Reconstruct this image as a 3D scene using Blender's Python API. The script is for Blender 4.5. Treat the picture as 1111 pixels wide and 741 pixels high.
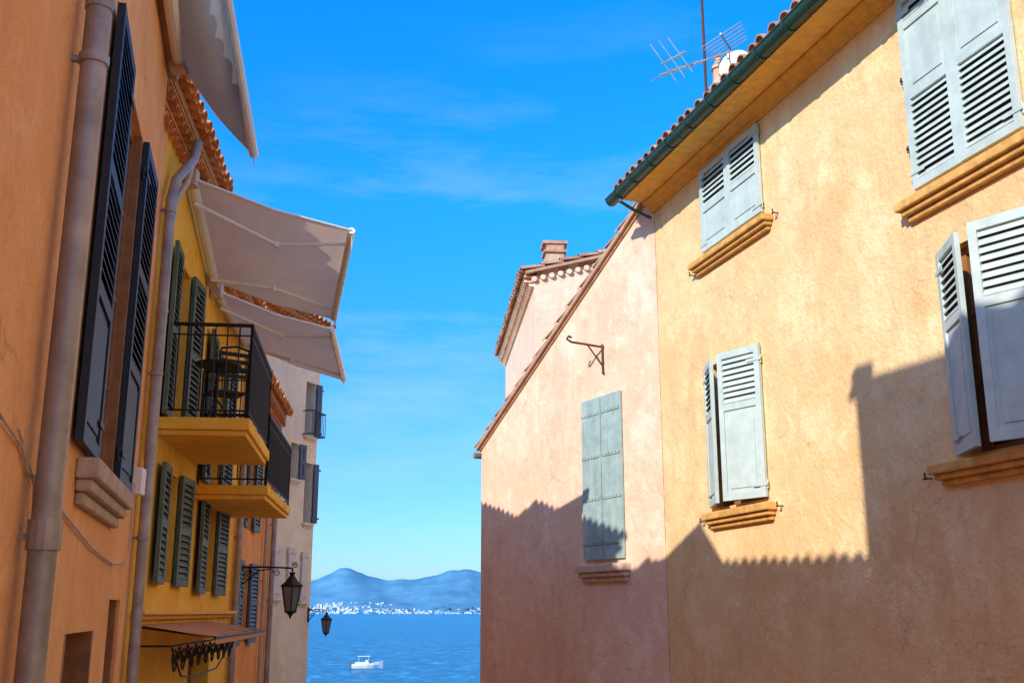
import bpy, bmesh, math, random
from mathutils import Vector, Matrix
random.seed(7)
sc=bpy.context.scene
for o in list(bpy.data.objects): bpy.data.objects.remove(o)

# ------------------------------------------------------------------ helpers
class MB:
    def __init__(s): s.v=[];s.f=[];s.m=[]
    def pts(s,pp):
        b=len(s.v); s.v+= [tuple(p) for p in pp]; return b
    def face(s,pp,m=0):
        b=s.pts(pp); s.f.append(tuple(range(b,b+len(pp)))); s.m.append(m)
    def hexa(s,p,m=0):
        b=s.pts(p)
        for q in ((0,1,2,3),(7,6,5,4),(0,4,5,1),(1,5,6,2),(2,6,7,3),(3,7,4,0)):
            s.f.append(tuple(b+i for i in q)); s.m.append(m)
    def box(s,P,x0,x1,y0,y1,z0,z1,m=0):
        s.hexa([P(x0,y0,z0),P(x1,y0,z0),P(x1,y1,z0),P(x0,y1,z0),P(x0,y0,z1),P(x1,y0,z1),P(x1,y1,z1),P(x0,y1,z1)],m)
    def tube(s,pts,r,n=8,m=0,r2=None):
        pts=[Vector(p) for p in pts]; rings=[]
        prev=None
        for i,p in enumerate(pts):
            if i==0: t=pts[1]-p
            elif i==len(pts)-1: t=p-pts[i-1]
            else: t=(pts[i+1]-p).normalized()+(p-pts[i-1]).normalized()
            t.normalize()
            if prev is None:
                a=Vector((0,0,1)) if abs(t.z)<.9 else Vector((1,0,0))
                x=t.cross(a).normalized()
            else:
                x=(prev-t*prev.dot(t)).normalized()
            prev=x; y=t.cross(x)
            rr=r if r2 is None else r+(r2-r)*i/(len(pts)-1)
            rings.append(s.pts([p+x*rr*math.cos(2*math.pi*k/n)+y*rr*math.sin(2*math.pi*k/n) for k in range(n)]))
        for a,b in zip(rings,rings[1:]):
            for k in range(n):
                s.f.append((a+k,a+(k+1)%n,b+(k+1)%n,b+k)); s.m.append(m)
        s.f.append(tuple(rings[0]+k for k in range(n))[::-1]); s.m.append(m)
        s.f.append(tuple(rings[-1]+k for k in range(n))); s.m.append(m)
    def frustum(s,c,z0,r0,z1,r1,n=4,rot=math.pi/4,m=0,cap=True):
        a=[(c[0]+r0*math.cos(rot+2*math.pi*k/n),c[1]+r0*math.sin(rot+2*math.pi*k/n),z0) for k in range(n)]
        b=[(c[0]+r1*math.cos(rot+2*math.pi*k/n),c[1]+r1*math.sin(rot+2*math.pi*k/n),z1) for k in range(n)]
        i=s.pts(a);j=s.pts(b)
        for k in range(n):
            s.f.append((i+k,i+(k+1)%n,j+(k+1)%n,j+k)); s.m.append(m)
        if cap:
            s.f.append(tuple(i+k for k in range(n))[::-1]); s.m.append(m)
            s.f.append(tuple(j+k for k in range(n))); s.m.append(m)
    def build(s,name,parent,mats,smooth=False,bevel=0,fix=True):
        me=bpy.data.meshes.new(name); me.from_pydata(s.v,[],s.f)
        for mt in mats: me.materials.append(mt)
        me.polygons.foreach_set('material_index',s.m)
        if fix:
            bm=bmesh.new(); bm.from_mesh(me); bmesh.ops.recalc_face_normals(bm,faces=bm.faces); bm.to_mesh(me); bm.free()
        if smooth: me.polygons.foreach_set('use_smooth',[True]*len(me.polygons))
        me.update()
        ob=bpy.data.objects.new(name,me); sc.collection.objects.link(ob)
        if parent: ob.parent=parent
        if bevel:
            b=ob.modifiers.new('bevel','BEVEL'); b.width=bevel; b.segments=2; b.limit_method='ANGLE'
        return ob
def empty(name):
    e=bpy.data.objects.new(name,None); sc.collection.objects.link(e); return e
def frame(foot,d,n):
    return lambda s,e,z:(foot[0]+s*d[0]+e*n[0],foot[1]+s*d[1]+e*n[1],z)
W=lambda x,y,z:(x,y,z)
L1=frame((-.777,-.191),(-.2388,.9711),(.9711,.2388))
L2=frame((-2.103,-.237),(-.1121,.9937),(.9937,.1121))
L3=frame((-2.230,-.233),(-.1039,.9946),(.9946,.1039))
L4=frame((-9.077,2.603),(.2756,.9613),(.9613,-.2756))
R1=frame((5.079,1.440),(-.2727,.9621),(-.9621,-.2727))
R2=frame((6.690,3.427),(-.4560,.8900),(-.8900,-.4560))
R3=frame((2.098,.179),(-.0850,.9964),(-.9964,-.0850))

# ------------------------------------------------------------------ materials
def newmat(name):
    m=bpy.data.materials.new(name); m.use_nodes=True
    nt=m.node_tree; b=nt.nodes['Principled BSDF']; return m,nt,b
def N(nt,t,**k):
    n=nt.nodes.new(t)
    for a,v in k.items(): setattr(n,a,v)
    return n
def noise(nt,co,scale,detail=4,rough=.55,sx=(1,1,1)):
    mp=N(nt,'ShaderNodeMapping'); mp.inputs['Scale'].default_value=sx
    nt.links.new(co,mp.inputs['Vector'])
    n=N(nt,'ShaderNodeTexNoise'); n.inputs['Scale'].default_value=scale; n.inputs['Detail'].default_value=detail; n.inputs['Roughness'].default_value=rough
    nt.links.new(mp.outputs[0],n.inputs['Vector']); return n.outputs['Fac']
def ramp(nt,fac,stops):
    r=N(nt,'ShaderNodeValToRGB'); nt.links.new(fac,r.inputs[0])
    e=r.color_ramp.elements
    e[0].position,e[0].color=stops[0][0],(*stops[0][1],1)
    e[1].position,e[1].color=stops[-1][0],(*stops[-1][1],1)
    for p,c in stops[1:-1]:
        x=e.new(p); x.color=(*c,1)
    return r.outputs[0]
def mix(nt,f,a,b,mode='MIX'):
    m=N(nt,'ShaderNodeMix',data_type='RGBA',blend_type=mode)
    if isinstance(f,(int,float)): m.inputs[0].default_value=f
    else: nt.links.new(f,m.inputs[0])
    for i,x in ((6,a),(7,b)):
        if isinstance(x,tuple): m.inputs[i].default_value=(*x,1)
        else: nt.links.new(x,m.inputs[i])
    return m.outputs[2]
def mulc(c,k): return tuple(min(1,x*k) for x in c)
def stucco(name,col,col2,dirt=.35,bump=.5,mott=1.0):
    m,nt,b=newmat(name)
    co=N(nt,'ShaderNodeTexCoord').outputs['Object']
    big=noise(nt,co,.75,5,.62)
    c=ramp(nt,big,[(.34,col2),(.62,col)])
    mid=noise(nt,co,4.5,6,.7)
    c=mix(nt,ramp(nt,mid,[(.35,(.45*mott,)*3),(.68,(0,)*3)]),c,mulc(col2,.86))
    blotch=noise(nt,co,1.7,9,.78)
    c=mix(nt,ramp(nt,blotch,[(.51,(0,)*3),(.61,(.6,)*3)]),c,tuple(min(1,x*1.05+.06) for x in col))
    pat=noise(nt,co,.9,8,.74,(1,1,.7))
    c=mix(nt,ramp(nt,pat,[(.53,(0,)*3),(.60,(.36*mott,)*3)]),c,mulc(col2,.76))
    streak=noise(nt,co,1,5,.6,(3.5,3.5,.5))
    c=mix(nt,ramp(nt,streak,[(.52,(0,)*3),(.8,(dirt,)*3)]),c,mulc(col2,.62))
    wv=N(nt,'ShaderNodeTexNoise'); wv.inputs['Scale'].default_value=2.2; wv.inputs['Detail'].default_value=5; nt.links.new(co,wv.inputs['Vector'])
    vm=N(nt,'ShaderNodeVectorMath',operation='MULTIPLY_ADD'); nt.links.new(wv.outputs['Color'],vm.inputs[0]); vm.inputs[1].default_value=(.7,.7,.7); nt.links.new(co,vm.inputs[2])
    vo=N(nt,'ShaderNodeTexVoronoi',feature='DISTANCE_TO_EDGE'); vo.inputs['Scale'].default_value=.55; nt.links.new(vm.outputs[0],vo.inputs['Vector'])
    ck=ramp(nt,vo.outputs['Distance'],[(0,(1,)*3),(.006,(0,)*3)])
    area=ramp(nt,noise(nt,co,.8,2,.5),[(.5,(0,)*3),(.58,(.5,)*3)])
    c=mix(nt,mix(nt,1.0,ck,area,'MULTIPLY'),c,mulc(col2,.5))
    speck=noise(nt,co,42,3,.6)
    c=mix(nt,ramp(nt,speck,[(.3,(.35,)*3),(.42,(0,)*3)]),c,mulc(col2,.68))
    nt.links.new(c,b.inputs['Base Color']); b.inputs['Roughness'].default_value=.92
    b.inputs['Specular IOR Level'].default_value=.12
    a1=noise(nt,co,3.2,5,.6); a2=noise(nt,co,28,4,.65); a3=noise(nt,co,110,2,.5)
    ad=N(nt,'ShaderNodeMath',operation='MULTIPLY_ADD'); nt.links.new(a2,ad.inputs[0]); ad.inputs[1].default_value=.24; 
    s1=N(nt,'ShaderNodeMath',operation='MULTIPLY'); nt.links.new(a3,s1.inputs[0]); s1.inputs[1].default_value=.1
    nt.links.new(s1.outputs[0],ad.inputs[2])
    ad2=N(nt,'ShaderNodeMath',operation='MULTIPLY_ADD'); nt.links.new(a1,ad2.inputs[0]); ad2.inputs[1].default_value=1.0; nt.links.new(ad.outputs[0],ad2.inputs[2])
    bp=N(nt,'ShaderNodeBump'); bp.inputs['Strength'].default_value=bump; bp.inputs['Distance'].default_value=.055
    nt.links.new(ad2.outputs[0],bp.inputs['Height']); nt.links.new(bp.outputs[0],b.inputs['Normal'])
    return m
def paint(name,col,rough=.5,var=.25,metal=0,scale=9,spec=.4,bump=.1):
    m,nt,b=newmat(name)
    co=N(nt,'ShaderNodeTexCoord').outputs['Object']
    n=noise(nt,co,scale,5,.65); n2=noise(nt,co,scale*.35,4,.6,(2.5,2.5,.5))
    c=ramp(nt,n,[(.3,mulc(col,1-var)),(.7,mulc(col,1+var*.35))])
    c=mix(nt,ramp(nt,n2,[(.48,(0,)*3),(.75,(var,)*3)]),c,mulc(col,.5))
    nt.links.new(c,b.inputs['Base Color']); b.inputs['Roughness'].default_value=rough; b.inputs['Metallic'].default_value=metal
    b.inputs['Specular IOR Level'].default_value=spec
    bp=N(nt,'ShaderNodeBump'); bp.inputs['Strength'].default_value=bump; bp.inputs['Distance'].default_value=.01
    nt.links.new(noise(nt,co,scale*5,3,.6),bp.inputs['Height']); nt.links.new(bp.outputs[0],b.inputs['Normal'])
    return m
def tilemat(name,c1,c2,c3):
    m,nt,b=newmat(name)
    g=N(nt,'ShaderNodeNewGeometry').outputs['Random Per Island']
    co=N(nt,'ShaderNodeTexCoord').outputs['Object']
    c=ramp(nt,g,[(0,c1),(.5,c2),(1,c3)])
    c=mix(nt,ramp(nt,noise(nt,co,6,6,.7),[(.42,(0,)*3),(.68,(.7,)*3)]),c,mulc(c1,.45))
    nt.links.new(c,b.inputs['Base Color']); b.inputs['Roughness'].default_value=.9
    bp=N(nt,'ShaderNodeBump'); bp.inputs['Strength'].default_value=.4; bp.inputs['Distance'].default_value=.01
    nt.links.new(noise(nt,co,45,4,.6),bp.inputs['Height']); nt.links.new(bp.outputs[0],b.inputs['Normal'])
    return m
M={}
M['orange']=stucco('orange_stucco',(.95,.49,.20),(.93,.41,.145),.3)
M['orange2']=stucco('deep_orange_stucco',(.95,.42,.13),(.90,.34,.09),.25)
M['yellow']=stucco('golden_yellow_stucco',(.97,.58,.085),(.95,.49,.055),.15)
M['cream']=stucco('cream_stucco',(.95,.82,.60),(.92,.74,.50),.2)
M['peach']=stucco('peach_yellow_stucco',(.95,.665,.355),(.92,.56,.255),.26,.7,1.15)
M['pink']=stucco('pink_stucco',(.94,.645,.47),(.92,.54,.355),.26,.65,1.15)
M['pink2']=stucco('pale_pink_stucco',(.94,.67,.49),(.93,.60,.42),.2)
M['ochre']=paint('ochre_trim',(.80,.43,.13),.85,.35,spec=.1,bump=.45)
M['ochre2']=paint('ochre_eave_paint',(.92,.52,.13),.85,.22,spec=.1,bump=.3)
M['stone']=paint('stone_sill',(.60,.45,.32),.9,.3,spec=.1,bump=.4)
M['pinksill']=paint('pink_sill',(.70,.49,.37),.9,.3,spec=.1,bump=.4)
M['shut']=paint('pale_grey_green_shutter_paint',(.55,.63,.58),.65,.2,scale=5)
M['shut2']=paint('blue_green_plank_paint',(.36,.47,.44),.65,.28,scale=5)
M['shutdark']=paint('dark_navy_shutter_paint',(.018,.028,.04),.5,.3,spec=.35)
M['shutgreen']=paint('grey_green_shutter_paint',(.11,.145,.10),.55,.3)
M['shutblue']=paint('slate_blue_shutter_paint',(.09,.13,.18),.55,.3)
M['shutwhite']=paint('white_shutter_paint',(.78,.71,.60),.6,.15)
M['iron']=paint('black_wrought_iron',(.015,.015,.018),.5,.4,.3)
M['rust']=paint('rusty_iron',(.10,.045,.025),.8,.5)
M['zinc']=paint('weathered_zinc',(.42,.36,.31),.5,.4,.35,5)
M['pvc']=paint('painted_pipe',(.62,.46,.32),.6,.3)
M['gutter']=paint('dark_green_gutter',(.02,.075,.06),.42,.35,.1)
M['white']=paint('white_lacquer',(.82,.81,.79),.4,.08)
M['wood']=paint('brown_window_wood',(.38,.15,.05),.6,.35)
M['dark']=paint('dark_interior',(.06,.035,.022),.9,.2)
M['tile']=tilemat('terracotta_tile',(.40,.17,.09),(.56,.27,.15),(.66,.40,.26))
M['tileo']=tilemat('orange_terracotta_tile',(.70,.24,.06),(.82,.31,.08),(.86,.38,.12))
M['mortar']=paint('roof_mortar',(.52,.31,.20),.95,.3)
M['brick']=paint('chimney_render',(.66,.45,.33),.95,.3,bump=.4)
m,nt,b=newmat('window_glass'); b.inputs['Base Color'].default_value=(.02,.028,.035,1); b.inputs['Roughness'].default_value=.06; b.inputs['Specular IOR Level'].default_value=.6; M['glass']=m
m,nt,b=newmat('lantern_glass'); b.inputs['Base Color'].default_value=(.16,.17,.18,1); b.inputs['Roughness'].default_value=.15; M['lglass']=m
def canvas(name,col,tf=.45):
    m,nt,b=newmat(name)
    co=N(nt,'ShaderNodeTexCoord').outputs['Object']
    c=ramp(nt,noise(nt,co,2.5,6,.7),[(.3,mulc(col,.86)),(.7,col)])
    nt.links.new(c,b.inputs['Base Color']); b.inputs['Roughness'].default_value=.9; b.inputs['Specular IOR Level'].default_value=.1
    tr=N(nt,'ShaderNodeBsdfTranslucent'); nt.links.new(c,tr.inputs['Color'])
    mx=N(nt,'ShaderNodeMixShader'); mx.inputs[0].default_value=tf
    nt.links.new(b.outputs[0],mx.inputs[1]); nt.links.new(tr.outputs[0],mx.inputs[2])
    nt.links.new(mx.outputs[0],nt.nodes['Material Output'].inputs[0]); return m
M['canvas']=canvas('beige_awning_canvas',(.82,.62,.47),.38)
M['canvasg']=canvas('grey_awning_canvas',(.42,.43,.46),.18)
M['canvasp']=canvas('pink_awning_canvas',(.85,.46,.28))

# ------------------------------------------------------------------ building parts
def wall(mb,P,s0,s1,z0,z1,holes=(),depth=.2,m=0,pane=1):
    S=sorted({s0,s1,*[h[0] for h in holes],*[h[1] for h in holes]})
    Z=sorted({z0,z1,*[h[2] for h in holes],*[h[3] for h in holes]})
    for a,b in zip(S,S[1:]):
        for c,d in zip(Z,Z[1:]):
            cs,cz=(a+b)/2,(c+d)/2
            if any(h[0]<cs<h[1] and h[2]<cz<h[3] for h in holes): continue
            mb.face([P(a,0,c),P(b,0,c),P(b,0,d),P(a,0,d)],m)
    for h in holes:
        a,b,c,d=h[:4]
        mb.face([P(a,0,c),P(a,-depth,c),P(a,-depth,d),P(a,0,d)],m)
        mb.face([P(b,0,c),P(b,-depth,c),P(b,-depth,d),P(b,0,d)],m)
        mb.face([P(a,0,d),P(a,-depth,d),P(b,-depth,d),P(b,0,d)],m)
        mb.face([P(a,0,c),P(a,-depth,c),P(b,-depth,c),P(b,0,c)],m)
        mb.face([P(a,-depth,c),P(b,-depth,c),P(b,-depth,d),P(a,-depth,d)],pane)
def shell(mb,P,s0,s1,z0,z1,depth,pitch,m=0):
    zb=z1+depth*math.tan(math.radians(pitch))
    mb.face([P(s0,0,z0),P(s0,-depth,z0),P(s0,-depth,zb),P(s0,0,z1)],m)
    mb.face([P(s1,0,z0),P(s1,-depth,z0),P(s1,-depth,zb),P(s1,0,z1)],m)
    mb.face([P(s0,-depth,z0),P(s1,-depth,z0),P(s1,-depth,zb),P(s0,-depth,zb)],m)
def tile_roof(name,parent,P,s0,s1,e0,z0,length,pitch,mat,pw=.2,row=.38):
    cp,sp=math.cos(math.radians(pitch)),math.sin(math.radians(pitch))
    Q=lambda s,t,h:P(s,e0-t*cp+h*sp,z0+t*sp+h*cp)
    mb=MB(); nc=int(round((s1-s0)/pw)); pw=(s1-s0)/nc; nr=max(1,int(length/row)); row=length/nr
    K=6
    for i in range(nc):
        c=s0+(i+.5)*pw
        for j in range(nr):
            t0=j*row-random.uniform(0,.03)-(0.03 if j==0 else 0); t1=(j+1)*row+.05
            ds=random.uniform(-.012,.012); r0=pw*.43*random.uniform(.94,1.04);r1=pw*.36; h0=.035+random.uniform(0,.014);h1=.0
            A=[];B=[];C=[];D=[]
            for k in range(K+1):
                a=math.pi*k/K; x=math.cos(a);y=math.sin(a)
                A.append(Q(c+ds+r0*x,t0,h0+r0*y*.85)); B.append(Q(c+r1*x,t1,h1+r1*y*.85))
                C.append(Q(c+ds+(r0-.015)*x,t0,h0+(r0-.015)*y*.85)); D.append(Q(c+(r1-.015)*x,t0+.25,h0*.4+(r1-.012)*y*.85))
            a=mb.pts(A);b2=mb.pts(B)
            for k in range(K): mb.f.append((a+k,a+k+1,b2+k+1,b2+k)); mb.m.append(0)
            if j==0:
                c3=mb.pts(C);d3=mb.pts(D)
                for k in range(K):
                    mb.f.append((a+k,a+k+1,c3+k+1,c3+k)); mb.m.append(0)
                    mb.f.append((c3+k,c3+k+1,d3+k+1,d3+k)); mb.m.append(0)
        c=s0+i*pw
        if i>0:
            A=[];B=[];C=[];r=pw*.42
            t0=-.05-random.uniform(0,.02)
            for k in range(K+1):
                a=math.pi*k/K;x=math.cos(a);y=-math.sin(a)*.6
                A.append(Q(c+r*x,t0,.03+r*y));B.append(Q(c+r*x,length,.03+r*y));C.append(Q(c+r*x*.98,t0,.03+r*y-.014))
            a=mb.pts(A);b2=mb.pts(B);c3=mb.pts(C)
            for k in range(K):
                mb.f.append((a+k,a+k+1,b2+k+1,b2+k)); mb.m.append(0)
                mb.f.append((a+k,a+k+1,c3+k+1,c3+k)); mb.m.append(0)
    mb.hexa([Q(s0,.04,-.075),Q(s1,.04,-.075),Q(s1,length,-.075),Q(s0,length,-.075),Q(s0,.04,-.02),Q(s1,.04,-.02),Q(s1,length,-.02),Q(s0,length,-.02)],1)
    return mb.build(name,parent,[mat,M['mortar']],fix=False)
def genoise(name,parent,P,s0,s1,z,rows,mat,step=.09,pw=.17):
    mb=MB(); n=int((s1-s0)/pw); pw=(s1-s0)/n;K=6
    for j in range(rows):
        e1=step*(j+1); zz=z-(rows-1-j)*.11
        mb.box(P,s0,s1,.002,e1+.012,zz-.022,zz,1)
        for i in range(n):
            c=s0+(i+.5*(j%2)+.5)*pw
            if c>s1: continue
            A=[];B=[];C=[];r=pw*.46
            for k in range(K+1):
                a=math.pi*k/K;x=math.cos(a);y=math.sin(a)
                A.append(P(c+r*x,e1,zz-.108+r*y));B.append(P(c+r*x,0,zz-.108+r*y));C.append(P(c+r*.78*x,e1,zz-.108+r*.78*y))
            a=mb.pts(A);b=mb.pts(B);c3=mb.pts(C)
            for k in range(K):
                mb.f.append((a+k,a+k+1,b+k+1,b+k)); mb.m.append(0)
                mb.f.append((a+k,a+k+1,c3+k+1,c3+k)); mb.m.append(0)
    return mb.build(name,parent,[mat,mat],fix=False)
def leaf(name,parent,P,h,f,z0,z1,secs,mat,th=.038,planks=False,straps=True,pitch=.055,back=True):
    """shutter leaf between hinge h=(s,e) and free edge f=(s,e)"""
    dx,dy=f[0]-h[0],f[1]-h[1]; w=math.hypot(dx,dy); ux,uy=dx/w,dy/w
    nx,ny=-uy,ux
    if ny<0: nx,ny=-nx,-ny
    Q=lambda x,y,z:P(h[0]+ux*x+nx*y,h[1]+uy*x+ny*y,z)
    mb=MB(); st=.065; H=z1-z0
    if planks:
        n=max(3,int(w/.13)); pw=w/n
        for i in range(n): mb.box(Q,i*pw+.003,(i+1)*pw-.003,0,th*.8+random.uniform(-.003,0),z0+random.uniform(0,.006),z1-random.uniform(0,.006),0)
        for zf in (.1,.37,.63,.9):
            zz=z0+zf*H; mb.box(Q,.02,w-.02,th*.8+.001,th*.8+.009,zz-.022,zz+.022,0)
            for i in range(n*2): mb.box(Q,(i+.35)*pw/2,(i+.35)*pw/2+.014,th*.8+.01,th*.8+.015,zz-.007,zz+.007,1)
    else:
        mb.box(Q,0,st,0,th,z0,z1); mb.box(Q,w-st,w,0,th,z0,z1)
        rail=.07
        bounds=[]
        for k,(kind,a,b2) in enumerate(secs):
            za=z0+a*H+(rail if k==0 else rail/2); zb=z0+b2*H-(rail if k==len(secs)-1 else rail/2)
            bounds.append((za,zb,kind))
        mb.box(Q,st,w-st,.001,th-.001,z0,bounds[0][0])
        for (a,b2) in zip(bounds,bounds[1:]): mb.box(Q,st,w-st,.001,th-.001,a[1],b2[0])
        mb.box(Q,st,w-st,.001,th-.001,bounds[-1][1],z1)
        for za,zb,kind in bounds:
            if kind=='l':
                if back: mb.box(Q,st,w-st,.0005,.003,za,zb,2)
                n=max(2,int((zb-za)/pitch)); p=(zb-za)/n
                for i in range(n):
                    c=za+i*p+random.uniform(-.003,.003); tp=.82 if back else .98
                    mb.hexa([Q(st,th-.003,c+.004),Q(w-st,th-.003,c+.004),Q(w-st,.006,c+p*tp),Q(st,.006,c+p*tp),
                             Q(st,th-.003,c+.014),Q(w-st,th-.003,c+.014),Q(w-st,.006,c+p*tp+.01),Q(st,.006,c+p*tp+.01)])
            else:
                mb.box(Q,st,w-st,.006,th-.016,za,zb)
                g=.045
                mb.box(Q,st+g,w-st-g,th-.0158,th-.007,za+g,zb-g)
        if straps:
            for zf in (.08,.9):
                zz=z0+zf*H; mb.box(Q,-.03,.16,th+.001,th+.007,zz-.016,zz+.016,1)
                mb.tube([Q(-.012,th*.5,zz-.04),Q(-.012,th*.5,zz+.04)],.011,8,1)
    return mb.build(name,parent,[mat,M['rust'] if planks else mat,M['dark']],bevel=.003)
def sill(name,parent,P,s0,s1,z0,z1,mat,e=.13):
    mb=MB(); h=z1-z0
    mb.box(P,s0,s1,.001,e,z0+h*.55,z1); mb.box(P,s0+.03,s1-.03,.001,e*.72,z0+h*.28,z0+h*.548); mb.box(P,s0+.06,s1-.06,.001,e*.4,z0,z0+h*.278)
    return mb.build(name,parent,[mat],bevel=.012)
def window_frame(name,parent,P,s0,s1,z0,z1,e,mat,bars=2):
    mb=MB(); t=.055
    mb.box(P,s0,s0+t,e,e+.05,z0,z1);mb.box(P,s1-t,s1,e,e+.05,z0,z1)
    mb.box(P,s0+t,s1-t,e+.001,e+.049,z0,z0+t);mb.box(P,s0+t,s1-t,e+.001,e+.049,z1-t,z1)
    c=(s0+s1)/2; mb.box(P,c-.04,c+.04,e+.002,e+.055,z0+t,z1-t)
    for k in range(1,bars+1):
        zz=z0+(z1-z0)*k/(bars+1)
        mb.box(P,s0+t,c-.04,e+.003,e+.04,zz-.015,zz+.015);mb.box(P,c+.04,s1-t,e+.003,e+.04,zz-.015,zz+.015)
    return mb.build(name,parent,[mat],bevel=.004)
def pipe(name,parent,pts,r,mat,brk=(),P=None):
    mb=MB(); mb.tube(pts,r,14)
    for (s,e,z) in brk:
        mb.tube([P(s,e,z-.02),P(s,e,z+.02)],r*1.18,14)
        mb.box(P,s-.012,s+.012,.0,e,z-.012,z+.012)
    o=mb.build(name,parent,[mat],smooth=True); 
    m=o.modifiers.new('es','EDGE_SPLIT'); m.split_angle=math.radians(50); return o

# ================================================================== RIGHT: peach house
peach=empty('peach_house')
mb=MB()
holes=[(9.22,10.52,3.98,4.90),(5.62,6.76,3.27,4.9),(9.45,10.58,1.08,2.64),(5.42,6.5,1.1,2.66)]
wall(mb,R1,-12,11.94,-6,5.2,holes)
shell(mb,R1,-12,11.94,-6,5.2,6,17)
mb.build('walls',peach,[M['peach'],M['glass']])
tile_roof('roof',peach,R1,-12.1,12.06,.46,5.2,6.6,17,M['tile'])
mb=MB()
mb.box(R1,-12,11.96,.0,.43,5.085,5.125)
prof=[(0,4.955),(.03,4.955),(.035,4.985),(.07,5.0),(.10,5.03),(.13,5.045),(.15,5.06),(.15,5.084),(0,5.084)]
A=[R1(-12,max(e,.001),z) for e,z in prof];B=[R1(11.97,max(e,.001),z) for e,z in prof]
i=mb.pts(A);j=mb.pts(B);n=len(prof)
for k in range(n): mb.f.append((i+k,i+(k+1)%n,j+(k+1)%n,j+k)); mb.m.append(0)
mb.f.append(tuple(i+k for k in range(n)));mb.m.append(0);mb.f.append(tuple(j+k for k in range(n)));mb.m.append(0)
mb.build('eave_cornice',peach,[M['ochre2']])
mb=MB();r=.08;gz=5.12;ge=.525
def gut(s0,s1,r,m=0):
    K=10;A=[];B=[];C=[];D=[]
    for k in range(K+1):
        a=math.pi+math.pi*k/K
        A.append(R1(s0,ge+r*math.cos(a),gz+r*math.sin(a)));B.append(R1(s1,ge+r*math.cos(a),gz+r*math.sin(a)))
        C.append(R1(s0,ge+(r-.006)*math.cos(a),gz+(r-.006)*math.sin(a)));D.append(R1(s1,ge+(r-.006)*math.cos(a),gz+(r-.006)*math.sin(a)))
    a,b,c,d=mb.pts(A),mb.pts(B),mb.pts(C),mb.pts(D)
    for k in range(K):
        for q in ((a+k,a+k+1,b+k+1,b+k),(c+k,c+k+1,d+k+1,d+k),(a+k,a+k+1,c+k+1,c+k),(b+k,b+k+1,d+k+1,d+k)):
            mb.f.append(q);mb.m.append(m)
gut(-12.1,12.1,r)
mb.face([R1(12.1,ge+r*math.cos(math.pi+math.pi*k/10),gz+r*math.sin(math.pi+math.pi*k/10)) for k in range(11)])
mb.tube([R1(-12.1,ge+r,gz+.004),R1(12.1,ge+r,gz+.004)],.011,8)
s=-3.8
while s<12.1:
    gut(s-.018,s+.018,r+.012); mb.box(R1,s-.014,s+.014,.3,ge-r,gz-.01,gz+.012); s+=.52
for s in (1.0,4.0,7.0,10.0): gut(s-.04,s+.04,r+.006)
mb.tube([R1(11.8,ge,gz-.07),R1(11.8,ge,gz-.12),R1(11.86,.3,gz-.2),R1(11.9,.07,gz-.26)],.022,10)
mb.build('gutter',peach,[M['gutter']],smooth=False)
W1s=[('p',0,.5),('l',.5,1)]
leaf('shutter',peach,R1,(10.55,.012),(9.875,.012),3.95,4.93,W1s,M['shut'])
leaf('shutter',peach,R1,(9.19,.012),(9.865,.018),3.95,4.93,W1s,M['shut'])
sill('sill',peach,R1,9.02,10.78,3.72,3.87,M['ochre'])
W2s=[('l',0,.47),('p',.47,.84),('l',.84,1)]
leaf('shutter',peach,R1,(6.79,.012),(6.215,.012),3.24,4.92,W2s,M['shut'])
leaf('shutter',peach,R1,(5.59,.012),(6.205,.02),3.24,4.92,W2s,M['shut'])
sill('sill',peach,R1,5.3,6.95,3.0,3.17,M['ochre'])
W3s=[('p',0,.62),('l',.62,1)]
leaf('shutter',peach,R1,(9.42,.012),(9.96,.2),1.09,2.62,W3s,M['shut'])
leaf('shutter',peach,R1,(10.64,.012),(10.12,.19),1.09,2.62,W3s,M['shut'])
sill('sill',peach,R1,9.28,10.7,.86,1.03,M['ochre'])
leaf('shutter',peach,R1,(5.36,.012),(5.97,.25),1.1,2.64,W3s,M['shut'])
leaf('shutter',peach,R1,(6.60,.012),(6.12,.22),1.1,2.64,W3s,M['shut'])
sill('sill',peach,R1,5.15,6.85,.9,1.06,M['ochre'])
window_frame('window_frame',peach,R1,5.42,6.5,1.1,2.66,-.14,M['wood'])
window_frame('window_frame',peach,R1,9.45,10.58,1.08,2.64,-.14,M['wood'])
mb=MB()
for s,z in ((10.86,3.78),(8.93,3.84),(6.96,.98),(9.18,.98),(10.85,.96)):
    mb.tube([R1(s,0,z),R1(s,.06,z),R1(s,.065,z+.04)],.007,6); mb.box(R1,s-.025,s+.025,.055,.064,z-.010,z+.003)
for s,z in ((6.82,4.2),(6.82,3.6)):
    mb.tube([R1(s,0,z),R1(s,.05,z)],.010,6); mb.tube([R1(s,.04,z-.03),R1(s,.04,z+.03)],.008,6)
mb.build('shutter_stays',peach,[M['iron']])
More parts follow.
